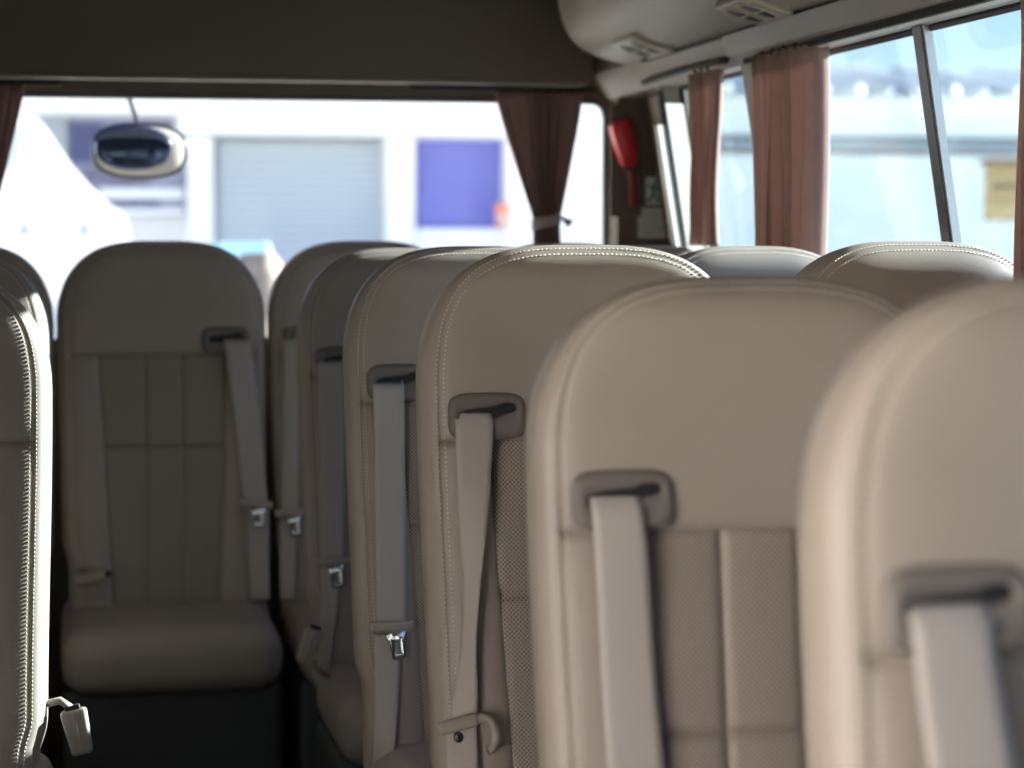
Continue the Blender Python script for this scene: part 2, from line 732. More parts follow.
keep('buckle', buckle_mesh(), M['tongue'])
_bm = bmesh.new()
rbox(_bm, (0, 0, .003), (.022, .012, .008), .002, 2)
keep('buckle_mouth', _bm, M['black'])

G_X, G_H = -.1455, .236


def seat(X, Y, label, belt=None, guide=-1, tongue=None, name='passenger_seat', sx=1., sz=1., group='bus passenger seats', buckle=None):
    """X is the seat's middle, Y the distance of its upper front face; belt is given as the strap's two edges in the photo"""
    root = thing(name, label, 'seat', (X, Y, 0), group)
    root.scale = (sx, 1, sz)
    bk = use('backrest', ME['backrest'], root)
    use('centre_panel', ME['insert'], bk)
    use('stitching', ME['stitching'], bk)
    use('cushion', ME['cushion'], root)
    use('seat_base', ME['seat_base'], root)
    if guide:
        g = use('belt_guide', ME['belt_guide'], root)
        gx = G_X if guide < 0 else .138
        g.matrix_local = place_on(gx, G_H, -.001)
        use('belt_slot', ME['belt_slot'], g)
    def loc(px, py):
        d = ray(px, py)
        P0 = Vector((X, Y, TOPZ * sz))
        n = Vector((0, -CA, SA))
        t = (P0 - EYE).dot(n) / d.dot(n)
        p = EYE + d * t
        return (p.x - X) / sx, (TOPZ * sz - p.z) / CA / sz
    if belt:
        hs = G_H + .005
        up_, lo_ = belt
        rows = []
        for (xl, xr, y) in up_:
            a, h = loc(xl, y); b, _ = loc(xr, y)
            rows.append((a, b, h))
        # start inside the slot
        x0 = gx - .026 if guide < 0 else gx - .024
        w0 = (gx - .034, gx + .016) if guide < 0 else (gx - .02, gx + .03)
        r0 = rows[0]
        sh = [(r0[0], r0[1], hs - .009), (r0[0], r0[1], hs + .004)]
        rows = sh + [r for r in rows if r[2] > hs + .02]
        st = obj('seat_belt', strap(rows, hs), M['web'], root)
        lrows = []
        for (xl, xr, y) in lo_:
            a, h = loc(xl, y); b, _ = loc(xr, y)
            lrows.append((a, b, h))
        if lrows:
            obj('lap_strap', strap(lrows, None, .005), M['web'], st)
        if tongue:
            kind, tx, ty, rz = tongue
            x, h = loc(tx, ty)
            mt = place_on(x, h, .012 + float(y_front(np.array([x]), np.array([h]), False)[0] - y_front(np.array([x - .024, x, x + .024]), np.array([h] * 3), False).min()), rz)
            if kind == 'plate':
                t1 = use('belt_tongue', ME['belt_tongue'], st); t1.matrix_local = mt @ Matrix.Diagonal((1.22, 1, 1.1, 1))
                t2 = use('latch_plate', ME['latch_plate'], st); t2.matrix_local = mt @ Matrix.Translation((.005, -.004, -.006)) @ Matrix.Rotation(-.14, 4, 'Y')
            else:
                t1 = use('belt_tongue', ME['belt_loop'], st); t1.matrix_local = mt @ Matrix.Diagonal((1.1, 1.2, 1.15, 1))
                t3 = use('belt_button', ME['belt_button'], st)
                bx, bh = loc(*tongue[4] if len(tongue) > 4 else (tx, ty + 8)) if False else loc(458, 736)
                t3.matrix_local = place_on(bx, bh, .009 + float(y_front(np.array([bx]), np.array([bh]), False)[0] - y_front(np.array([bx - .02, bx, bx + .02]), np.array([bh] * 3), False).min()))
    if buckle:
        (bx, by, bz), rot, spts = buckle
        b = use('buckle', ME['buckle'], root)
        b.location = (bx, by, bz)
        b.rotation_euler = rot
        use('buckle_mouth', ME['buckle_mouth'], b)
        s_ = bmesh.new()
        tube(s_, spts, .006, 8)
        obj('buckle_stalk', s_, M['tongue'], b).matrix_parent_inverse = b.matrix_basis.inverted()
    return root


XR = .468 + W                              # aisle-side seats of the double row
XW = 1.183                     # window-side seats
ROW = [1.434, 2.20, 2.964, 3.73, 4.495, 5.235]
seat(XR + .034, ROW[0], 'large tan bus seat frontmost in the long row, its wide belt running off below',
     ([(905, 985, 617), (912, 993, 680), (925, 1010, 768), (930, 1016, 800)], [(935, 1020, 830), (940, 1020, 900)]), sz=.987)
seat(XR - .004, ROW[1], 'grey-beige bus seat second from the front, vertical seams, plain belt slanting down its face',
     ([(589, 640, 502), (592, 645, 545), (598, 652, 640), (605, 662, 768), (608, 665, 790)], [(612, 665, 820), (615, 668, 870)]), sz=.975)
seat(XR + .002, ROW[2], 'beige perforated bus seat third from the front, twisted belt with black button',
     ([(454, 492, 415), (455, 491, 452), (457, 487, 500), (460, 482, 550), (462, 477, 592), (460, 473, 640), (452, 474, 690), (447, 474, 722)],
      [(443, 474, 722), (445, 475, 750), (446, 476, 785), (446, 476, 815)]), tongue=('loop', 459, 729, -.22), sz=1.0)
seat(XR - .003, ROW[3], 'beige bus seat fourth from the front, straight belt holding a bright steel latch plate',
     ([(372, 403, 382), (374, 404, 450), (375, 405, 540), (376, 405, 620), (376, 404, 632)],
      [(374, 399, 634), (374, 397, 690), (373, 392, 768), (373, 392, 790)]), tongue=('plate', 390, 630, 0), sz=.997)
seat(XR - .003, ROW[4], 'shaded bus seat fifth from the front, narrow belt with a small latch plate',
     ([(316, 343, 362), (318, 344, 420), (319, 344, 500), (319, 343, 566)],
      [(321, 340, 566), (320, 336, 610), (318, 330, 660), (316, 326, 688)]), tongue=('plate', 331, 564, 0), sz=.992,
     buckle=((-.222, -.20, .505), (0, .35, 0), [(-.222, -.20, .44), (-.215, -.17, .42), (-.19, -.14, .40)]))
seat(XR + .004, ROW[5], 'dark bus seat at the rear end of the long row, against the rear window',
     ([(283, 299, 343), (282, 298, 420), (280, 297, 516)], [(279, 297, 518), (279, 295, 560), (280, 294, 600)]), tongue=('plate', 290, 516, 0), sz=1.004)
MID = seat(.2275, ROW[5] - .01, 'dark wide rear seat closing off the end of the aisle, below the outside mirror',
     ([(224, 250, 337), (232, 258, 400), (240, 265, 480), (243, 268, 508)], [(245, 269, 508), (248, 269, 560), (251, 269, 600)]), guide=1,
     tongue=('plate', 255, 507, .1), name='passenger_seat', sx=1.035, sz=1.004,
     buckle=((-.13, -.16, .505), (1.3, 0, 1.25), [(-.13, -.16, .505), (-.17, -.12, .51), (-.205, -.06, .50)]))
for c_ in MID.children:
    if c_.name.startswith(('cushion', 'seat_base')): c_.scale.x = 1.12
XL = -.016 - W
L4 = seat(XL, 3.40, 'beige seat with a glaring sunlit edge, alone across the aisle from the long row', guide=-1, sz=.972,
     buckle=((W + .030, -.05, .578), (0, -.2, 0), [(W + .030, -.05, .578), (W + .012, -.05, .592), (W - .02, -.05, .585)]))
L4.rotation_euler.z = -math.radians(4)
for c_ in L4.children:
    if c_.name.startswith('cushion'): c_.location = (.030, 0, .075)
seat(XL - .008, 4.46, 'dark seat directly behind the seat with the glaring sunlit edge', guide=-1, sz=.992)
seat(XL, ROW[5] - .01, 'dark rear-row seat beside the wide middle seat, partly behind two other seats', guide=-1, sz=1.0)
WS = [
    seat(XW, ROW[2], 'window seat with one sunlit corner, top below the sliding window divider', guide=-1, sx=.94, sz=1.004),
    seat(XW, ROW[3], 'window seat with a sunlit shoulder, top below the long pleated side curtain', guide=-1, sx=.94, sz=.997),
    seat(XW, ROW[4], 'dark window seat whose top just peeks up below the gathered rear curtain', guide=-1, sx=.94, sz=.997),
    seat(XW, ROW[5], 'dark rear-corner window seat below the red emergency tool', guide=-1, sx=.94, sz=1.0),
]
for w_, a_ in zip(WS, (6, 6, 0, 0)): w_.rotation_euler.z = math.radians(a_)

# ------------------------------------------------------------------ the body of the bus
Y0, Y1 = -2.2, 5.5                         # front and rear inner faces
def zc(r): return CZ + r
def xg(r): return 1.40 + .16 * (.35 - r)   # plane of the side glass at a height above the eye
def xi_(r): return xg(r) - .055            # inner skin
SILL, HEAD, CEIL = -.28, .35, .62
XLW = -.70                                 # inner face of the other side wall


def struct(name, bm, mat, smooth=False):
    return tag(obj(name, bm, mat, None, smooth), kind='structure')


bm = bmesh.new(); box(bm, (XLW - .08, Y0 - .1, -.10), (1.56, Y1 + .1, 0)); struct('floor', bm, M['floor'])
bm = bmesh.new(); box(bm, (XLW - .08, Y0 - .1, zc(CEIL)), (1.44, Y1 + .1, zc(CEIL) + .06)); struct('ceiling', bm, M['ceil'])

WIN_R = [(-1.7, -.6), (.2, 1.35), (2.46, 4.26), (4.37, 5.00)]      # openings in the window-side wall, from the front
bm = bmesh.new()
xs, zs = xi_(SILL), zc(SILL)
hexa(bm, [(xs, Y0, 0), (1.56, Y0, 0), (1.56, Y1 + .1, 0), (xs, Y1 + .1, 0), (xs, Y0, zs), (1.56, Y0, zs), (1.56, Y1 + .1, zs), (xs, Y1 + .1, zs)])
def pillar(y0, y1, din=0.0):
    a, b, c, d = xi_(SILL) + din, xg(SILL) + .03, xi_(HEAD) + din, xg(HEAD) + .03
    z0, z1 = zc(SILL), zc(HEAD)
    hexa(bm, [(a, y0, z0), (b, y0, z0), (b, y1, z0), (a, y1, z0), (c, y0, z1), (d, y0, z1), (d, y1, z1), (c, y1, z1)])
ends = [Y0] + [v for w in WIN_R for v in w] + [Y1 + .1]
for k in range(0, len(ends) - 2, 2):
    pillar(ends[k], ends[k + 1])
pillar(5.00, 5.03)
pillar(5.03, Y1 + .1, .075)
prism(bm, [(xi_(HEAD), zc(HEAD)), (xg(HEAD) + .03, zc(HEAD)), (1.44, zc(CEIL)), (1.30, zc(CEIL)), (1.302, zc(.408))], Y0, Y1 + .1)
struct('wall_right', bm, M['lining2'])

# other side wall: entry doorway open near the front for light, solid further back to dim the rear
bm = bmesh.new()
def lw(y0, y1, z0, z1): box(bm, (XLW - .08, y0, zc(z0)), (XLW, y1, zc(z1)))
lw(Y0, -.1, -CZ, SILL); lw(1.5, Y1 + .1, -CZ, SILL); lw(Y0, Y1 + .1, .40, CEIL)
for a, b in ((Y0, -1.6), (-.3, -.1), (1.5, 2.6)): lw(a, b, SILL, .40)
lw(2.6, Y1 + .1, SILL, .40)
wl = struct('wall_left', bm, M['lining2'])
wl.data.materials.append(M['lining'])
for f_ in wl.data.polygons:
    if f_.center.y > 3.0: f_.material_index = 1  # unseen rear part given a darker colour to cut bounced light


def rrect(cx, cz, a, b, r, n):
    """n points round a rounded rectangle, by angle"""
    out = []
    for k in range(n):
        t = 2 * PI * k / n
        c, s = math.cos(t), math.sin(t)
        e = 2 / 9
        L = min(a / max(1e-9, abs(c)), b / max(1e-9, abs(s)))
        x, z = c * L, s * L
        qx, qz = abs(x) - (a - r), abs(z) - (b - r)
        if qx > 0 and qz > 0:
            d = math.hypot(qx, qz)
            # pull back along the ray onto the corner arc
            lo, hi = .5, 1.
            for _ in range(30):
                m = (lo + hi) / 2
                px, pz = abs(x) * m - (a - r), abs(z) * m - (b - r)
                if px > 0 and pz > 0 and math.hypot(px, pz) > r: hi = m
                else: lo = m
            x *= lo; z *= lo
        out.append((cx + x, cz + z))
    return out


def wall_with_hole(bm, x0, x1, z0, z1, hole, y0, y1, n=160):
    cx = sum(p[0] for p in hole) / len(hole); cz = sum(p[1] for p in hole) / len(hole)
    outer = []
    for hx, hz in hole:
        dx, dz = hx - cx, hz - cz
        t = min((x1 - cx) / dx if dx > 1e-9 else (x0 - cx) / dx if dx < -1e-9 else 1e9, (z1 - cz) / dz if dz > 1e-9 else (z0 - cz) / dz if dz < -1e-9 else 1e9)
        outer.append([cx + dx * t, cz + dz * t])
    for q in ((x0, z0), (x1, z0), (x1, z1), (x0, z1)):
        k = min(range(len(outer)), key=lambda i: (outer[i][0] - q[0]) ** 2 + (outer[i][1] - q[1]) ** 2)
        outer[k] = list(q)
    N = len(hole)
    A = [[bm.verts.new((p[0], y, p[1])) for p in lst] for y in (y0, y1) for lst in (hole, outer)]
    for k in range(N):
        j = (k + 1) % N
        bm.faces.new((A[0][k], A[1][k], A[1][j], A[0][j]))
        bm.faces.new((A[2][k], A[2][j], A[3][j], A[3][k]))
        bm.faces.new((A[0][k], A[0][j], A[2][j], A[2][k]))
        bm.faces.new((A[1][k], A[3][k], A[3][j], A[1][j]))
    bmesh.ops.recalc_face_normals(bm, faces=bm.faces)


RWX0, RWX1, RWZ0, RWZ1 = -.44, 1.352, -.25, .352
hole = rrect((RWX0 + RWX1) / 2, zc((RWZ0 + RWZ1) / 2), (RWX1 - RWX0) / 2, (RWZ1 - RWZ0) / 2, .045, 320)
bm = bmesh.new(); wall_with_hole(bm, XLW - .08, 1.50, 0, zc(CEIL), hole, Y1, Y1 + .08)
struct('wall_rear', bm, M['lining'])
def pane(bm, hole, y0, y1):
    a = [bm.verts.new((x, y0, z)) for x, z in hole]; b = [bm.verts.new((x, y1, z)) for x, z in hole]
    bm.faces.new(a); bm.faces.new(list(reversed(b)))
    for k in range(len(a)): bm.faces.new((a[k], b[k], b[(k + 1) % len(a)], a[(k + 1) % len(a)]))
    bmesh.ops.recalc_face_normals(bm, faces=bm.faces)
bm = bmesh.new(); pane(bm, hole, Y1 + .045, Y1 + .049)
w1 = struct('window_1', bm, M['glass'])
bm = bmesh.new(); tube(bm, [(x, Y1 + .02, z) for x, z in hole], .013, 8, closed=True)
obj('window_seal', bm, M['rubber'], w1)

# windscreen wall, behind the eye
hole2 = rrect(.42, zc(.02), .80, .26, .10, 200)
bm = bmesh.new(); wall_with_hole(bm, XLW - .08, 1.50, 0, zc(CEIL), hole2, Y0 - .08, Y0); struct('wall_front', bm, M['lining'])
bm = bmesh.new(); pane(bm, hole2, Y0 - .05, Y0 - .045); struct('window_2', bm, M['glass'])

# side glass
def side_glass(name, y0, y1, mat, seal=True):
    bm = bmesh.new()
    a0, a1 = xg(SILL), xg(HEAD)
    z0, z1 = zc(SILL), zc(HEAD)
    hexa(bm, [(a0, y0, z0), (a0 + .004, y0, z0), (a0 + .004, y1, z0), (a0, y1, z0), (a1, y0, z1), (a1 + .004, y0, z1), (a1 + .004, y1, z1), (a1, y1, z1)])
    w = struct(name, bm, mat)
    e = .008
    bm = bmesh.new()
    def P(y, r): return (xg(r) - .002, y, zc(r))
    tube(bm, [P(y0 + .004, SILL + .01), P(y1 - .004, SILL + .01), P(y1 - .004, HEAD - .004), P(y0 + .004, HEAD - .004)], .007, 6, closed=True)
    obj('window_seal', bm, M['rubber'], w)
    return w
side_glass('window_3', *WIN_R[0], M['tint'])
side_glass('window_4', *WIN_R[1], M['tint'])
w5 = side_glass('window_5', *WIN_R[2], M['tint'])
side_glass('window_6', *WIN_R[3], M['tint'])
# sliding sash posts in the long window
def sash(y, w, mat, name, dx0, dx1):
    bm = bmesh.new()
    a0, a1 = xg(SILL), xg(HEAD)
    z0, z1 = zc(SILL), zc(HEAD)
    hexa(bm, [(a0 + dx0, y, z0), (a0 + dx1, y, z0), (a0 + dx1, y + w, z0), (a0 + dx0, y + w, z0), (a1 + dx0, y, z1), (a1 + dx1, y, z1), (a1 + dx1, y + w, z1), (a1 + dx0, y + w, z1)])
    obj(name, bm, mat, w5, False)
sash(3.490, .008, M['alu'], 'sash_strip', -.017, -.003)
sash(3.498, .036, M['frame'], 'sash_post', -.020, -.003)
for k, (a, b) in enumerate(((-1.6, -.3),)):
    bm = bmesh.new(); box(bm, (XLW - .045, a, zc(SILL)), (XLW - .041, b, zc(.40))); struct('window_%d' % (7 + k), bm, M['tint'])

# corner panel by the rear window with its notices
bm = bmesh.new(); box(bm, (1.353, 5.42, 0), (1.468, Y1, zc(.40)))
struct('trim_1', bm, M['lining'])
# cream reveal of the rearmost side window, two steps with a dark joint
def leaning(name, y0, y1, d0, d1, z0, z1, mat, parent=None):
    bm = bmesh.new()
    hexa(bm, [(xi_(z0) + d0, y0, zc(z0)), (xi_(z0) + d1, y0, zc(z0)), (xi_(z0) + d1, y1, zc(z0)), (xi_(z0) + d0, y1, zc(z0)),
              (xi_(z1) + d0, y0, zc(z1)), (xi_(z1) + d1, y0, zc(z1)), (xi_(z1) + d1, y1, zc(z1)), (xi_(z1) + d0, y1, zc(z1))])
    o = obj(name, bm, mat, parent, False)
    if parent is None: tag(o, kind='structure')
    return o
def splay(name, y0, y1, d0, d1, z0, z1, mat):
    bm = bmesh.new()
    q = []
    for r in (z0, z1):
        q += [(xi_(r) + d0, y0, zc(r)), (xi_(r) + d1, y1, zc(r)), (xi_(r) + d1, y1 + .03, zc(r)), (xi_(r) + d0, y1 + .03, zc(r))]
    hexa(bm, q)
    tag(obj(name, bm, mat, None, False), kind='structure')
splay('trim_2', 4.968, 4.988, .000, .047, SILL, .31, M['reveal'])
splay('trim_3', 4.960, 4.970, -.027, -.008, SILL, .26, M['reveal'])
leaning('trim_4', 4.978, 5.00, -.009, .001, SILL, .34, M['dark'])

# header box above the rear window
bm = bmesh.new()
rbox(bm, (.30, 5.435, zc(.50)), (1.96, .13, .24), .012, 3)
struct('trim_5', bm, M['lining'], True)
bm = bmesh.new()
rbox(bm, (.42, 5.385, zc(.380)), (1.64, .035, .008), .003, 2)
struct('trim_6', bm, M['lining2'], True)

# ------------------------------------------------------------------ air duct along the window side
PROF = [(1.302, .408), (1.27, .414), (1.235, .424), (1.20, .440), (1.172, .466), (1.152, .505), (1.14, .56), (1.136, .62), (1.30, .62)]
duct = thing('air_duct', 'rounded beige air duct running along the ceiling above the side windows', 'air duct', (1.22, 1.5, zc(.41)))
pinv = Matrix.Translation((-1.22, -1.5, -zc(.41)))
def dpart(name, bm, mat, parent=None, smooth=True):
    bm.transform(pinv)
    return obj(name, bm, mat, duct if parent is None else parent, smooth)
bm = bmesh.new()
ys = [(-2.15, 1.)] + [(5.12, 1.)]
sec = []
n = len(PROF)
def dens(pr, k=6):
    r = []
    for i in range(len(pr) - 3):
        p0, p1, p2, p3 = pr[max(i - 1, 0)], pr[i], pr[i + 1], pr[min(i + 2, len(pr) - 2)]
        for q in range(k):
            t = q / k
            r.append(tuple(.5 * (2 * p1[m] + (p2[m] - p0[m]) * t + (2 * p0[m] - 5 * p1[m] + 4 * p2[m] - p3[m]) * t * t + (3 * p1[m] - p0[m] - 3 * p2[m] + p3[m]) * t ** 3) for m in (0, 1)))
    return r + list(pr[-3:])
DP = dens(PROF)
prism(bm, [(x, zc(z)) for x, z in DP], -2.15, 5.12)
sharp(dpart('duct_shell', bm, M['duct']), 40)
# rounded end cap
bm = bmesh.new()
rings = []
for k in range(13):
    t = k / 12
    y = 5.126 + .23 * math.sin(t * PI / 2)
    s = math.cos(t * PI / 2) * .85 + .15
    ring = []
    for (x, z) in DP:
        ring.append(bm.verts.new((1.302 + (x - 1.302) * s * .97, y, zc(.62 + (z + .004 - .62) * (s * .8 + .2)))))
    rings.append(ring)
for a, b in zip(rings, rings[1:]):
    for k in range(len(a)):
        bm.faces.new((a[k], b[k], b[(k + 1) % len(a)], a[(k + 1) % len(a)]))
bm.faces.new(rings[0]); bm.faces.new(list(reversed(rings[-1])))
bmesh.ops.recalc_face_normals(bm, faces=bm.faces)
sharp(dpart('end_cap', bm, M['vent']), 50)
bm = bmesh.new()
prism(bm, [(1.296, zc(.402)), (1.306, zc(.402)), (1.306, zc(.4085)), (1.296, zc(.4095))], -2.1, 4.98)
dpart('joint_strip', bm, M['dark'], smooth=False)
# vents
def vent(y, parts=True):
    A, B_ = Vector((1.287, 0, .4115)), Vector((1.205, 0, .4375))
    u = (B_ - A).normalized()                       # inwards and up across the underside
    nrm = Vector((-u.z, 0, u.x)).normalized()
    if nrm.z > 0: nrm = -nrm
    c = (A + B_) / 2
    Mx = Matrix(((u.x, 0, -nrm.x, c.x - nrm.x * 0), (0, 1, 0, y), (u.z, 0, -nrm.z, zc(c.z)), (0, 0, 0, 1)))
    def tr(bm):
        bm.transform(Mx); return bm
    bm = bmesh.new()
    rbox(bm, (.002, 0, -.006), (.098, .185, .016), .006, 3)
    p = dpart('air_vent', tr(bm), M['vent'])
    for s in (-1, 1):
        ell = [(.004 + .036 * math.cos(t), s * .043 + .029 * math.sin(t)) for t in [k / 40 * 2 * PI for k in range(40)]]
        bm = bmesh.new()
        tube(bm, [(x, y_, -.0150) for x, y_ in ell], .0028, 6, closed=True)
        box(bm, (.001, s * .043 - .027, -.0180), (.006, s * .043 + .027, -.0155))
        obj('louvre', tr_child(bm, Mx), M['vent'], p)
        bm = bmesh.new()
        a = [bm.verts.new((x, y_, -.0162)) for x, y_ in ell]
        b = [bm.verts.new((x, y_, -.0120)) for x, y_ in ell]
        bm.faces.new(a); bm.faces.new(list(reversed(b)))
        for k in range(40): bm.faces.new((a[k], b[k], b[(k + 1) % 40], a[(k + 1) % 40]))
        bmesh.ops.recalc_face_normals(bm, faces=bm.faces)
        obj('vent_opening', tr_child(bm, Mx), M['black'], p)
def tr_child(bm, Mx):
    bm.transform(Mx); bm.transform(pinv); return bm
vent(4.76); vent(3.96)

# valance and curtain rails above the side windows
bm = bmesh.new()
prism(bm, [(1.292, zc(.402)), (1.306, zc(.3635)), (1.318, zc(.359)), (1.342, zc(.372)), (1.322, zc(.4005))], -2.1, 4.33)
o = sharp(obj('curtain_valance', bm, M['lining2'])); tag(o, 'beige cover strip running along the top of the long side windows', 'valance')
bm = bmesh.new()
prism(bm, [(1.332, zc(.348)), (1.346, zc(.344)), (1.346, zc(.357)), (1.334, zc(.357))], -2.1, 4.30)
o = obj('curtain_rail', bm, M['rail'], None, False); tag(o, 'pale rail over the long side window with the sliding divider', 'rail', 'curtain rails')
bm = bmesh.new(); prism(bm, [(1.322, zc(.346)), (1.331, zc(.346)), (1.331, zc(.356)), (1.322, zc(.356))], -2.1, 4.28); obj('runner_track', bm, M['dark'], o, False)
bm = bmesh.new()
tube(bm, [(1.322, y, zc(.366 - .004 * ((y - 4.72) / .3) ** 2)) for y in np.linspace(4.40, 5.05, 14)], .007, 8)
o = obj('curtain_rail', bm, M['dark']); tag(o, 'short dark rail over the small rearmost side window', 'rail', 'curtain rails')
bm = bmesh.new()
rbox(bm, (1.06, 5.40, zc(.366)), (.46, .012, .012), .004, 2)
o = obj('curtain_rail', bm, M['dark']); tag(o, 'dark rail over the corner of the rear window, holding the gathered curtain', 'rail', 'curtain rails')
bm = bmesh.new()
rbox(bm, (-.20, 5.40, zc(.366)), (.42, .012, .012), .004, 2)
o = obj('curtain_rail', bm, M['dark']); tag(o, 'dark rail over the far end of the rear window, beyond the outside mirror', 'rail', 'curtain rails')


# ------------------------------------------------------------------ curtains
def cloth(name, grid, mat, parent, thick_=.0022):
    bm = bmesh.new()
    v = [[bm.verts.new(p) for p in row] for row in grid]
    for i in range(len(v) - 1):
        for j in range(len(v[0]) - 1):
            bm.faces.new((v[i][j], v[i][j + 1], v[i + 1][j + 1], v[i + 1][j]))
    bmesh.ops.recalc_face_normals(bm, faces=bm.faces)
    o = obj(name, bm, mat, parent)
    s = o.modifiers.new('thickness', 'SOLIDIFY')
    s.thickness = thick_
    return o


def side_curtain(label, ya, yb, xa, flap, z_top, z_bot, pleats, amp=.013, seed=1):
    """hangs from ya (rear) to yb (front) and folds outwards at the front"""
    rnd = random.Random(seed)
    ph = [rnd.uniform(0, 6.28) for _ in range(6)]
    root = thing('curtain', label, 'curtain', (xa, (ya + yb) / 2, zc(z_bot)), 'rose curtains')
    o = root.location
    L = ya - yb
    n = int(pleats * 14)
    rows = []
    nv = 40
    for i in range(nv + 1):
        v = i / nv
        z = z_top + (z_bot - z_top) * v
        row = []
        head = max(0, 1 - v / .07)
        for j in range(n + 1):
            u = j / n
            y = ya - L * u + .006 * math.sin(u * 21 + ph[0] + v)
            a = amp * (.55 + .45 * math.sin(u * 7 + ph[1])) * (1 - .55 * head)
            x = xa + a * math.sin(u * pleats * 2 * PI + ph[2] + .35 * math.sin(v * 2.5 + ph[3])) + .004 * math.sin(v * 5 + u * 9 + ph[4])
            x += .006 * head * math.sin(u * pleats * 4 * PI)
            zz = z - .004 * head * (1 + math.sin(u * pleats * 4 * PI + 1)) * .5
            k = min(1, u / .03)
            row.append((x, y, zc(zz)))
        x, y, _ = row[-1]
        m = 16
        for j in range(1, m + 1):                   # the front fold
            t = j / m
            row.append((x + flap * t, y - .012 * math.sin(t * PI) - .010 * t + .004 * math.sin(v * 4 + ph[5]), zc(z)))
        rows.append([(p[0] - o.x, p[1] - o.y, p[2] - o.z) for p in row])
    cloth('curtain_cloth', rows, M['curtain'], root)
    # runners and header tape
    k = max(3, int(L / .055))
    for q in range(k):
        y = ya - L * (q + .5) / k
        bm = bmesh.new()
        rbox(bm, (xa + .004 - o.x, y - o.y, zc(z_top + .003) - o.z), (.008, .008, .010), .003, 2)
        obj('curtain_runner', bm, M['dark'], root)
    return root


side_curtain('long pleated rose curtain gathered on the pillar between two side windows', 4.165, 3.90, 1.309, .050, .350, -.26, 7, .016, 3)
side_curtain('narrow rose curtain hanging in front of the small rearmost side window', 4.63, 4.485, 1.312, .026, .350, -.012, 3, .012, 5)
side_curtain('pink curtain only a thin edge of which shows beside the divider window', 2.93, 2.66, 1.300, .05, .350, -.26, 7, .016, 8)


def tied_curtain(label, xa, xb, tie_a, tie_b, foot_a, foot_b, z_top, z_tie, z_bot, y, seed, hook):
    rnd = random.Random(seed)
    ph = [rnd.uniform(0, 6.28) for _ in range(6)]
    root = thing('curtain', label, 'curtain', ((xa + xb) / 2, y, zc(z_bot)), 'rose curtains')
    o = root.location
    rows = []
    nv, n, pl = 60, 130, 8
    for i in range(nv + 1):
        v = i / nv
        z = z_top + (z_bot - z_top) * v
        vt = (z_top - z_tie) / (z_top - z_bot)
        if v < vt:
            t = v / vt
            s = t ** 1.12
            a, b = xa + (tie_a - xa) * s, xb + (tie_b - xb) * s
        else:
            t = (v - vt) / (1 - vt)
            t = math.sin(min(1, t * 1.6) * PI / 2)
            a, b = tie_a + (foot_a - tie_a) * t, tie_b + (foot_b - tie_b) * t
        head = max(0, 1 - v / .06)
        row = []
        for j in range(n + 1):
            u = j / n
            am = .016 * (1 - .45 * head) * (.6 + .4 * math.sin(u * 9 + ph[0]))
            yy = y + am * math.sin(u * pl * 2 * PI + ph[1] + .5 * math.sin(v * 3 + ph[2])) + .006 * head * math.sin(u * pl * 4 * PI)
            row.append((a + (b - a) * u - o.x, yy - o.y, zc(z) - o.z))
        rows.append(row)
    cloth('curtain_cloth', rows, M['curtain'], root)
    bm = bmesh.new()
    c = (tie_a + tie_b) / 2; r = (tie_b - tie_a) / 2 + .004
    ring = []
    for k in range(28):
        t = 2 * PI * k / 28
        ring.append(((c + r * math.cos(t)) - o.x, .021 * math.sin(t), zc(z_tie - .006 + .008 * math.cos(t)) - o.z))
    prev = None
    L0 = [bm.verts.new((p[0], p[1], p[2] - .014)) for p in ring]; L1 = [bm.verts.new((p[0], p[1], p[2] + .014)) for p in ring]
    L2 = [bm.verts.new((o2[0] * .0 + (p[0] - (c - o.x)) * .94 + (c - o.x), p[1] * .9, p[2] + .014)) for p, o2 in zip(ring, ring)]
    L3 = [bm.verts.new(((p[0] - (c - o.x)) * .94 + (c - o.x), p[1] * .9, p[2] - .014)) for p in ring]
    for A, Bq in ((L0, L1), (L1, L2), (L2, L3), (L3, L0)):
        for k in range(28): bm.faces.new((A[k], A[(k + 1) % 28], Bq[(k + 1) % 28], Bq[k]))
    bmesh.ops.recalc_face_normals(bm, faces=bm.faces)
    tie = obj('tie_back', bm, M['tie'], root)
    if hook:
        s = hook
        bm = bmesh.new()
        ex = (tie_b if s > 0 else tie_a) - o.x
        tube(bm, [(ex, 0, zc(z_tie + .006) - o.z), (ex + s * .014, -.002, zc(z_tie - .002) - o.z), (ex + s * .028, -.002, zc(z_tie - .012) - o.z)], [.004, .005, .011], 8)
        obj('tie_hook', bm, M['black'], tie)
    return root


YC = 5.40
def rx(px, py=150): return at(px, py, YC).x
tied_curtain('rose curtain gathered by a tie-back in the corner of the rear window', rx(494), rx(583), rx(533), rx(559), rx(533), rx(560), .362, (238 - 217) * 5.5 / F, -.30, YC, 11, 1)
tied_curtain('dark rose curtain edge at the far end of the rear window, beside the mirror', rx(-62), rx(26), rx(-38), rx(-10), rx(-40), rx(-8), .362, .03, -.30, YC, 12, 0)

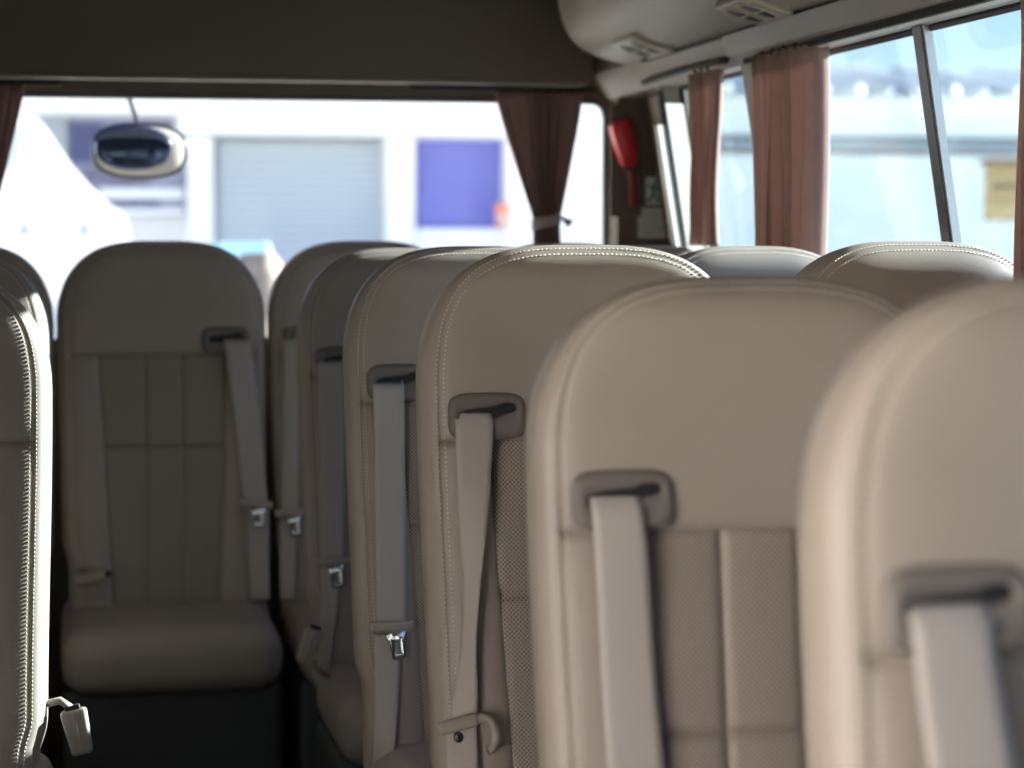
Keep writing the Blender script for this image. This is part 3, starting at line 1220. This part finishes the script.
# ------------------------------------------------------------------ corner fittings
cx = at(628, 150, 5.41)
tool = thing('emergency_tool', 'red emergency tool with a slim red handle, clipped to the dark corner panel', 'emergency tool', (cx.x, 5.42, zc(.05)))
def rel(bm, o): bm.transform(Matrix.Translation((-o.location.x, -o.location.y, -o.location.z))); return bm
def P5(px, py, y=5.405):
    return at(px, py, y)
bm = bmesh.new()
a, b = P5(619, 121), P5(631, 168)
pts = [a.lerp(b, t) for t in (0, .04, .1, .5, .85, .95, 1)]
tube(bm, pts, [.020, .028, .031, .029, .026, .018, .010], 16)
obj('tool_head', rel(bm, tool), M['red'], tool)
bm = bmesh.new()
a, b = P5(631, 169), P5(633, 207)
tube(bm, [a.lerp(b, t) for t in (0, .1, .5, .9, 1)], [.008, .0105, .009, .010, .006], 12)
obj('handle', rel(bm, tool), M['darkred'], tool)
bm = bmesh.new()
c = P5(631, 168); rbox(bm, c, (.040, .026, .016), .004, 3)
obj('clip', rel(bm, tool), M['base'], tool)
bm = bmesh.new()
c = P5(626, 160, 5.417); rbox(bm, c, (.080, .006, .28), .003, 2)
obj('mounting_plate', rel(bm, tool), M['lining'], tool)

# green and white exit sticker
def card(name, label, cat, x0, y0, x1, y1, yd, th=.003):
    a, b = at(x0, y0, yd), at(x1, y1, yd)
    c = (a + b) / 2
    o = thing(name, label, cat, (c.x, yd, min(a.z, b.z)))
    bm = bmesh.new(); rbox(bm, (0, 0, abs(a.z - b.z) / 2), (abs(b.x - a.x), th, abs(a.z - b.z)), .0014, 2)
    obj('card', bm, M['paper'], o)
    return o, abs(b.x - a.x), abs(a.z - b.z)
o, w_, h_ = card('exit_sign', 'small white sticker with a green running figure above the white notice', 'sign', 646, 177, 661, 205, 5.4165)
bm = bmesh.new()                                    # running figure
y = -.0022
def blob(x, z, a, b, rot=0):
    m = Matrix.Translation((x * w_, y, z * h_)) @ Matrix.Rotation(rot, 4, 'Y')
    t = bmesh.new(); bmesh.ops.create_uvsphere(t, u_segments=12, v_segments=8, radius=1)
    t.transform(m @ Matrix.Diagonal((a * w_, .0008, b * h_, 1)))
    me = bpy.data.meshes.new('t'); t.to_mesh(me); bm.from_mesh(me); bpy.data.meshes.remove(me); t.free()
blob(.10, .86, .10, .07); blob(.02, .62, .13, .19, .3); blob(-.22, .66, .22, .045, .5); blob(.25, .58, .2, .045, -.5)
blob(.14, .32, .09, .2, -.5); blob(-.12, .30, .09, .2, .6); blob(-.32, .16, .2, .05, .1); blob(.28, .12, .14, .05, 0)
obj('running_figure', bm, M['green'], o)
o, w_, h_ = card('notice', 'plain white notice card with faint grey lines low on the corner panel', 'notice', 638, 208, 668, 238, 5.4165)
bm = bmesh.new()
for q in range(6):
    z = h_ * (.84 - q * .14)
    box(bm, (-w_ * .38, -.0022, z - .0016), (w_ * (.38 - .1 * (q % 3 == 2)), -.0012, z + .0016))
obj('printed_lines', bm, M['ink'], o, False)

# ------------------------------------------------------------------ the mirror outside the rear window
YM = 5.86
a, b = at(92, 151, YM), at(188, 151, YM)
mc = at(140, 151, YM)
ha = (b.x - a.x) / 2
hb = (at(140, 124, YM).z - at(140, 179, YM).z) / 2
mir = thing('rear_mirror', 'rounded convex mirror hanging on a stalk outside the rear window', 'mirror', (mc.x, YM, mc.z))
def sup2(a, b, e, t):
    c, s = math.cos(t), math.sin(t)
    return a * abs(c) ** (2 / e) * math.copysign(1, c), b * abs(s) ** (2 / e) * math.copysign(1, s)
def dome(bm, a, b, e, y_rim, bulge, n=64, m=14):
    rings = []
    for i in range(m + 1):
        s = math.sin(i / m * PI / 2)
        rings.append([bm.verts.new((x * s, y_rim + bulge * math.cos(i / m * PI / 2), z * s)) for x, z in [sup2(a, b, e, k / n * 2 * PI) for k in range(n)]] if i else [bm.verts.new((0, y_rim + bulge, 0))])
    for k in range(n): bm.faces.new((rings[0][0], rings[1][k], rings[1][(k + 1) % n]))
    for i in range(1, m):
        for k in range(n): bm.faces.new((rings[i][k], rings[i + 1][k], rings[i + 1][(k + 1) % n], rings[i][(k + 1) % n]))
    return rings[-1]
tiltm = Matrix.Rotation(math.radians(4), 4, 'Z') @ Matrix.Rotation(math.radians(-2), 4, 'X')
bm = bmesh.new()
dome(bm, ha, hb, 2.7, 0, .05)
bmesh.ops.recalc_face_normals(bm, faces=bm.faces)
rimp = [(x, 0, z) for x, z in [sup2(ha - .003, hb - .003, 2.7, k / 64 * 2 * PI) for k in range(64)]]
tube(bm, rimp, .005, 8, closed=True)
bm.transform(tiltm)
obj('mirror_housing', bm, M['housing'], mir)
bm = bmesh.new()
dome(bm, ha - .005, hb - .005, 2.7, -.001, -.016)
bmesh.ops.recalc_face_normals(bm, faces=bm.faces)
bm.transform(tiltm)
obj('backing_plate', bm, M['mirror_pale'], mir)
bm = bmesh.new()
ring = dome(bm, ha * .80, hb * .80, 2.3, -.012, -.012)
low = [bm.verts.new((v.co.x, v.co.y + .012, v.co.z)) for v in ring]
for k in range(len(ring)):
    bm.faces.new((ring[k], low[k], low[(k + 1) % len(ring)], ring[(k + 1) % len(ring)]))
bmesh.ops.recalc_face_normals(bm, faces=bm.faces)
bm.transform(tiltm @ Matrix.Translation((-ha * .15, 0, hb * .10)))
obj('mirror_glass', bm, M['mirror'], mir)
bm = bmesh.new()
p0, p1 = at(137, 128, YM), at(128, 92, YM - .1)
tube(bm, [Vector((p0.x - mc.x, .03, p0.z - mc.z)), Vector((p0.x - mc.x - .003, .01, p0.z - mc.z + .03)), Vector((p1.x - mc.x, -.06, p1.z - mc.z)), Vector((p1.x - mc.x - .02, -.24, p1.z - mc.z + .10))], .0065, 8)
obj('stalk', bm, M['housing'], mir)
bm = bmesh.new()
rbox(bm, (p1.x - mc.x - .02, -.262, p1.z - mc.z + .11), (.07, .026, .05), .006, 3)
obj('stalk_foot', bm, M['housing'], mir)
# roof skin the mirror's foot bolts on to
bm = bmesh.new(); box(bm, (XLW - .1, Y0 - .2, zc(CEIL) + .06), (1.46, Y1 + .12, zc(CEIL) + .09)); struct('trim_7', bm, M['bodyshell'])

# ------------------------------------------------------------------ outside
GZ = -.78
M['wall_white'] = pmat('white render', (.90, .90, .89), .8, var=.03, vscale=.6)
M['wall_cream'] = pmat('cream render', (.88, .84, .78), .8, var=.03, vscale=.6)
M['wall_pale'] = pmat('pale blue white render', (.86, .89, .90), .8, var=.05, vscale=.5)
M['shutter'] = striped('grey roller shutter', (.38, .44, .50), (.48, .54, .60), 3.2, 'Z')
M['blue'] = pmat('blue violet panel', (.17, .18, .55), .5, var=.05, vscale=1)
M['roof'] = striped('grey roof tiles', (.62, .64, .62), (.76, .77, .74), 1.2, 'X', .8)
M['concrete'] = pmat('pale concrete', (.52, .52, .50), .9, var=.08, vscale=.8)
M['band'] = pmat('grey blue band', (.36, .41, .47), .7, var=.05)
M['mauve'] = pmat('mauve poster', (.24, .24, .34), .6, var=.5, vscale=1.1)
M['navy'] = pmat('navy print', (.07, .08, .20), .6)
M['greyviolet'] = pmat('grey violet print', (.17, .16, .24), .6, var=.4, vscale=3)
M['ochre'] = striped('ochre planks', (.52, .36, .16), (.66, .48, .24), 1.3, 'Z', .7)
M['brown'] = pmat('brown strip', (.30, .19, .11), .7)
M['rock'] = pmat('pale brown rubble', (.26, .215, .18), .9, var=.35, vscale=3)
M['cyan'] = pmat('light blue sheet', (.30, .55, .70), .6)
M['vanwhite'] = pmat('white paint', (.82, .83, .82), .3)
M['vanglass'] = pmat('dark car glass', (.50, .53, .55), .2)
M['tyre'] = pmat('tyre', (.02, .02, .02), .8)
M['orange'] = pmat('orange plastic', (.85, .30, .15), .5)

bm = bmesh.new(); box(bm, (-60, -60, GZ - .2), (80, 90, GZ)); struct('ground', bm, M['concrete'])

YB = 28.0
bld = thing('garage_building', 'long white building with roller shutters and tiled roof behind the bus', 'building', (6, YB, GZ))
def bpart(name, x0, y0, x1, y1, ya, yb, mat, parent=None, extra=None):
    a, b = at(x0, y0, ya), at(x1, y1, ya)
    bm = bmesh.new(); box(bm, (a.x, ya, b.z), (b.x, yb, a.z))
    bm.transform(Matrix.Translation((-6, -YB, -GZ)))
    return obj(name, bm, mat, parent or bld, False)
zg = 470
bpart('rear_wall', -260, 130, 1300, zg, YB + .6, YB + 6, M['wall_white'])
bpart('fascia', -260, 84, 178, 114, YB - .8, YB + 6, M['wall_white'])
bpart('fascia', 178.2, 84, 604, 137, YB - .8, YB + 6, M['wall_white'])
bpart('fascia', 604.2, 84, 1300, 137, YB - .8, YB + 6, M['wall_pale'])
bpart('soffit_shade', 596, 137.5, 1300, 153, YB + .3, YB + .7, M['band'])  # shade under the overhanging fascia, put in as a grey-blue strip
bpart('side_wall', 612, 153.5, 1300, zg, YB + .2, YB + .65, M['wall_pale'])
for x0, x1 in ((187, 216), (386, 416), (506, 612)):
    bpart('column', x0, 137.2, x1, zg, YB, YB + .62, M['wall_white'])
bpart('column', -250, 114.2, 19, zg, YB, YB + .62, M['wall_white'])
bpart('roller_shutter', 217, 141, 385, 300, YB + .3, YB + .61, M['shutter'])
bpart('blue_shutter', 417, 139, 505, 228, YB + .3, YB + .61, M['blue'])
bpart('sill_wall', 417, 228.5, 505, zg, YB + .15, YB + .61, M['wall_pale'])
bpart('upper_wall', 20, 115, 68, 216, YB + .25, YB + .61, M['band'])
po = bpart('poster', 69, 117, 185, 216, YB + .3, YB + .61, M['mauve'])
bpart('picture_block', 71, 123, 104, 163, YB + .28, YB + .31, M['navy'], po, 1)
bpart('picture_block', 120, 128, 180, 140, YB + .28, YB + .31, M['greyviolet'], po, 1)
bpart('picture_block', 84, 168, 150, 186, YB + .28, YB + .31, M['greyviolet'], po, 1)
bpart('pale_field', 100, 188, 184, 199, YB + .28, YB + .31, M['wall_pale'], po, 1)
bpart('blue_streak', 72, 200, 160, 207, YB + .28, YB + .31, M['navy'], po, 1)
bpart('pale_field', 72, 208, 184, 215, YB + .28, YB + .31, M['wall_pale'], po, 1)
# tiled roof, overhanging eave with lobed tile ends
a, b = at(-260, 84, YB - 1.2), at(1300, 84, YB - 1.2)
top = at(0, 62, YB - 1.2).z
bm = bmesh.new()
hexa(bm, [(a.x, YB - 1.2, a.z + .03), (b.x, YB - 1.2, a.z + .03), (b.x, YB + 6, a.z + .03), (a.x, YB + 6, a.z + .03), (a.x, YB - 1.1, a.z + .10), (b.x, YB - 1.1, a.z + .10), (b.x, YB + 3, top + .38), (a.x, YB + 3, top + .38)])
k = int((b.x - a.x) / .42)
for q in range(k):
    x = a.x + (q + .5) * (b.x - a.x) / k
    r = .085 + .03 * math.sin(q * 2.1)
    tube(bm, [(x, YB - 1.3, a.z + .08), (x, YB + 2.9, top + .36)], r, 8)
bm.transform(Matrix.Translation((-6, -YB, -GZ)))
obj('tiled_roof', bm, M['roof'], bld)

# ochre hut, orange bin, rubble and sheet
a, b = at(992, 165, 20), at(1060, 221, 20)
hut = thing('kiosk', 'ochre plank kiosk on a pale base, standing beyond the divider window', 'kiosk', ((a.x + b.x) / 2, 20.1, GZ))
bm = bmesh.new(); rbox(bm, (0, 0, (a.z + b.z) / 2 - GZ), (b.x - a.x, .2, a.z - b.z), .02, 2); obj('plank_body', bm, M['ochre'], hut, False)
bm = bmesh.new(); rbox(bm, (0, 0, a.z - GZ + .03), (b.x - a.x + .06, .3, .06), .02, 2); obj('kiosk_roof', bm, M['brown'], hut, False)
bm = bmesh.new(); z = at(1000, 187, 20).z - GZ; rbox(bm, (0, -.10, z), (b.x - a.x, .04, .05), .01, 2); obj('ledge', bm, M['brown'], hut, False)
bm = bmesh.new(); rbox(bm, (0, 0, (b.z - GZ) / 2), (b.x - a.x - .04, .18, b.z - GZ), .02, 2); obj('kiosk_base', bm, M['wall_pale'], hut, False)

a, b = at(496, 203, YB - .06), at(508, 226, YB - .06)
o = thing('notice_board', 'small orange notice board on the white wall beside the blue shutter', 'notice board', ((a.x + b.x) / 2, YB - .06, b.z))
bm = bmesh.new(); rbox(bm, (0, 0, (a.z - b.z) / 2), (b.x - a.x, .06, a.z - b.z), .012, 2); obj('board', bm, M['orange'], o, False)
bm = bmesh.new(); box(bm, (-.05, -.034, .05), (.05, -.029, .14)); obj('board_card', bm, M['paper'], o, False)

def mound(label, px, py, Y, wx, seed):
    c = at(px, py, Y)
    bm = bmesh.new()
    bmesh.ops.create_icosphere(bm, subdivisions=4, radius=1)
    from mathutils import noise
    H = c.z - GZ
    for v in bm.verts:
        d = 1 + .14 * noise.noise(v.co * 2.3 + Vector((seed, 0, 0))) + .08 * noise.noise(v.co * 7)
        v.co = Vector((v.co.x * wx * d, v.co.y * 1.0 * d, v.co.z * H * d if v.co.z > 0 else v.co.z * .02))
    o = obj('rubble_heap', bm, M['rock'])
    o.location = (c.x, Y, GZ)
    return tag(o, label, 'heap')
mound('pale brown rubble heap seen between the rear seats', 256, 262, 16, .66, 3)
a, b = at(212, 243, 19), at(268, 250, 19)
bm = bmesh.new(); rbox(bm, (0, 0, (a.z - GZ) / 2), (b.x - a.x, .5, a.z - GZ), .03, 3)
o = obj('water_trough', bm, M['cyan']); o.location = ((a.x + b.x) / 2, 19, GZ); tag(o, 'light blue box behind the rubble heap', 'box')

# white minivan side-on at the far end of the rear window
YV = 17.0
van = thing('minivan', 'white minivan parked side-on behind the bus, beside the hanging mirror', 'van', (at(40, 240, YV).x, YV + .8, GZ))
px = [(-170, 118), (-150, 112), (28, 112), (40, 121), (74, 170), (108, 205), (124, 214), (130, 232), (130, 300), (-170, 300)]
prof = [(at(x, y, YV).x - van.location.x, at(x, y, YV).z - GZ) for x, y in px]
bm = bmesh.new(); prism(bm, prof, -.8, .8)
bmesh.ops.bevel(bm, geom=[e for e in bm.edges], offset=.03, segments=2, affect='EDGES')
obj('van_body', bm, M['vanwhite'], van, False)
for x0, x1 in ((-160, -70), (-62, 20)):
    bm = bmesh.new(); a, b = at(x0, 128, YV), at(x1, 170, YV); box(bm, (a.x - van.location.x, -.815, b.z - GZ), (b.x - van.location.x, -.79, a.z - GZ)); obj('side_window', bm, M['vanglass'], van, False)
for x in (22, 82):
    bm = bmesh.new(); a = at(x, 230, YV); rbox(bm, (a.x - van.location.x, -.82, a.z - GZ), (.05, .03, .10), .01, 2); obj('door_handle', bm, M['band'], van)
for x in (-110, 80):
    bm = bmesh.new(); a = at(x, 300, YV)
    bmesh.ops.create_cone(bm, cap_ends=True, segments=28, radius1=.30, radius2=.30, depth=.2, matrix=Matrix.Translation((a.x - van.location.x, -.72, .30)) @ Matrix.Rotation(PI / 2, 4, 'X'))
    obj('wheel', bm, M['tyre'], van)

# added, unseen cream wall that bounces sunlight in through the open doorway
bm = bmesh.new(); box(bm, (-9, -14, GZ), (-8, 14, 4.2)); tag(obj('bounce_wall', bm, M['wall_cream'], None, False), kind='structure')

# ------------------------------------------------------------------ light
w = bpy.data.worlds.new('sky'); S.world = w
w.use_nodes = True
N, L = w.node_tree.nodes, w.node_tree.links
sky = N.new('ShaderNodeTexSky')
sky.sky_type = 'NISHITA'
sky.sun_disc = False
sky.sun_elevation = math.radians(42)
sky.sun_rotation = math.radians(100)
sky.air_density = 1.2
sky.dust_density = .1
sky.ozone_density = 1.3
bg = N['Background']
hue = N.new('ShaderNodeVectorMath')
hue.operation = 'MULTIPLY'
hue.inputs[1].default_value = (.95, 1.0, 1.26)
L.new(sky.outputs['Color'], hue.inputs[0])
L.new(hue.outputs['Vector'], bg.inputs['Color'])
bg.inputs['Strength'].default_value = .135
sun = bpy.data.lights.new('sun', 'SUN')
sun.energy = 26.0
sun.angle = math.radians(.53)
sun.color = (1, .95, .87)
so = bpy.data.objects.new('sun', sun)
COL.objects.link(so)
d = Vector((-1, -.19, -.31)).normalized()
so.rotation_euler = d.to_track_quat('-Z', 'Y').to_euler()
so.location = (20, -5, 12)

S.view_settings.view_transform = 'Standard'
S.view_settings.look = 'None'
S.view_settings.gamma = 1
S.view_settings.use_curve_mapping = False
S.view_settings.exposure = 0.62
S.cycles.use_denoising = True
S.cycles.max_bounces = 14
S.cycles.diffuse_bounces = 8
S.cycles.transparent_max_bounces = 24
S.cycles.sample_clamp_indirect = 8
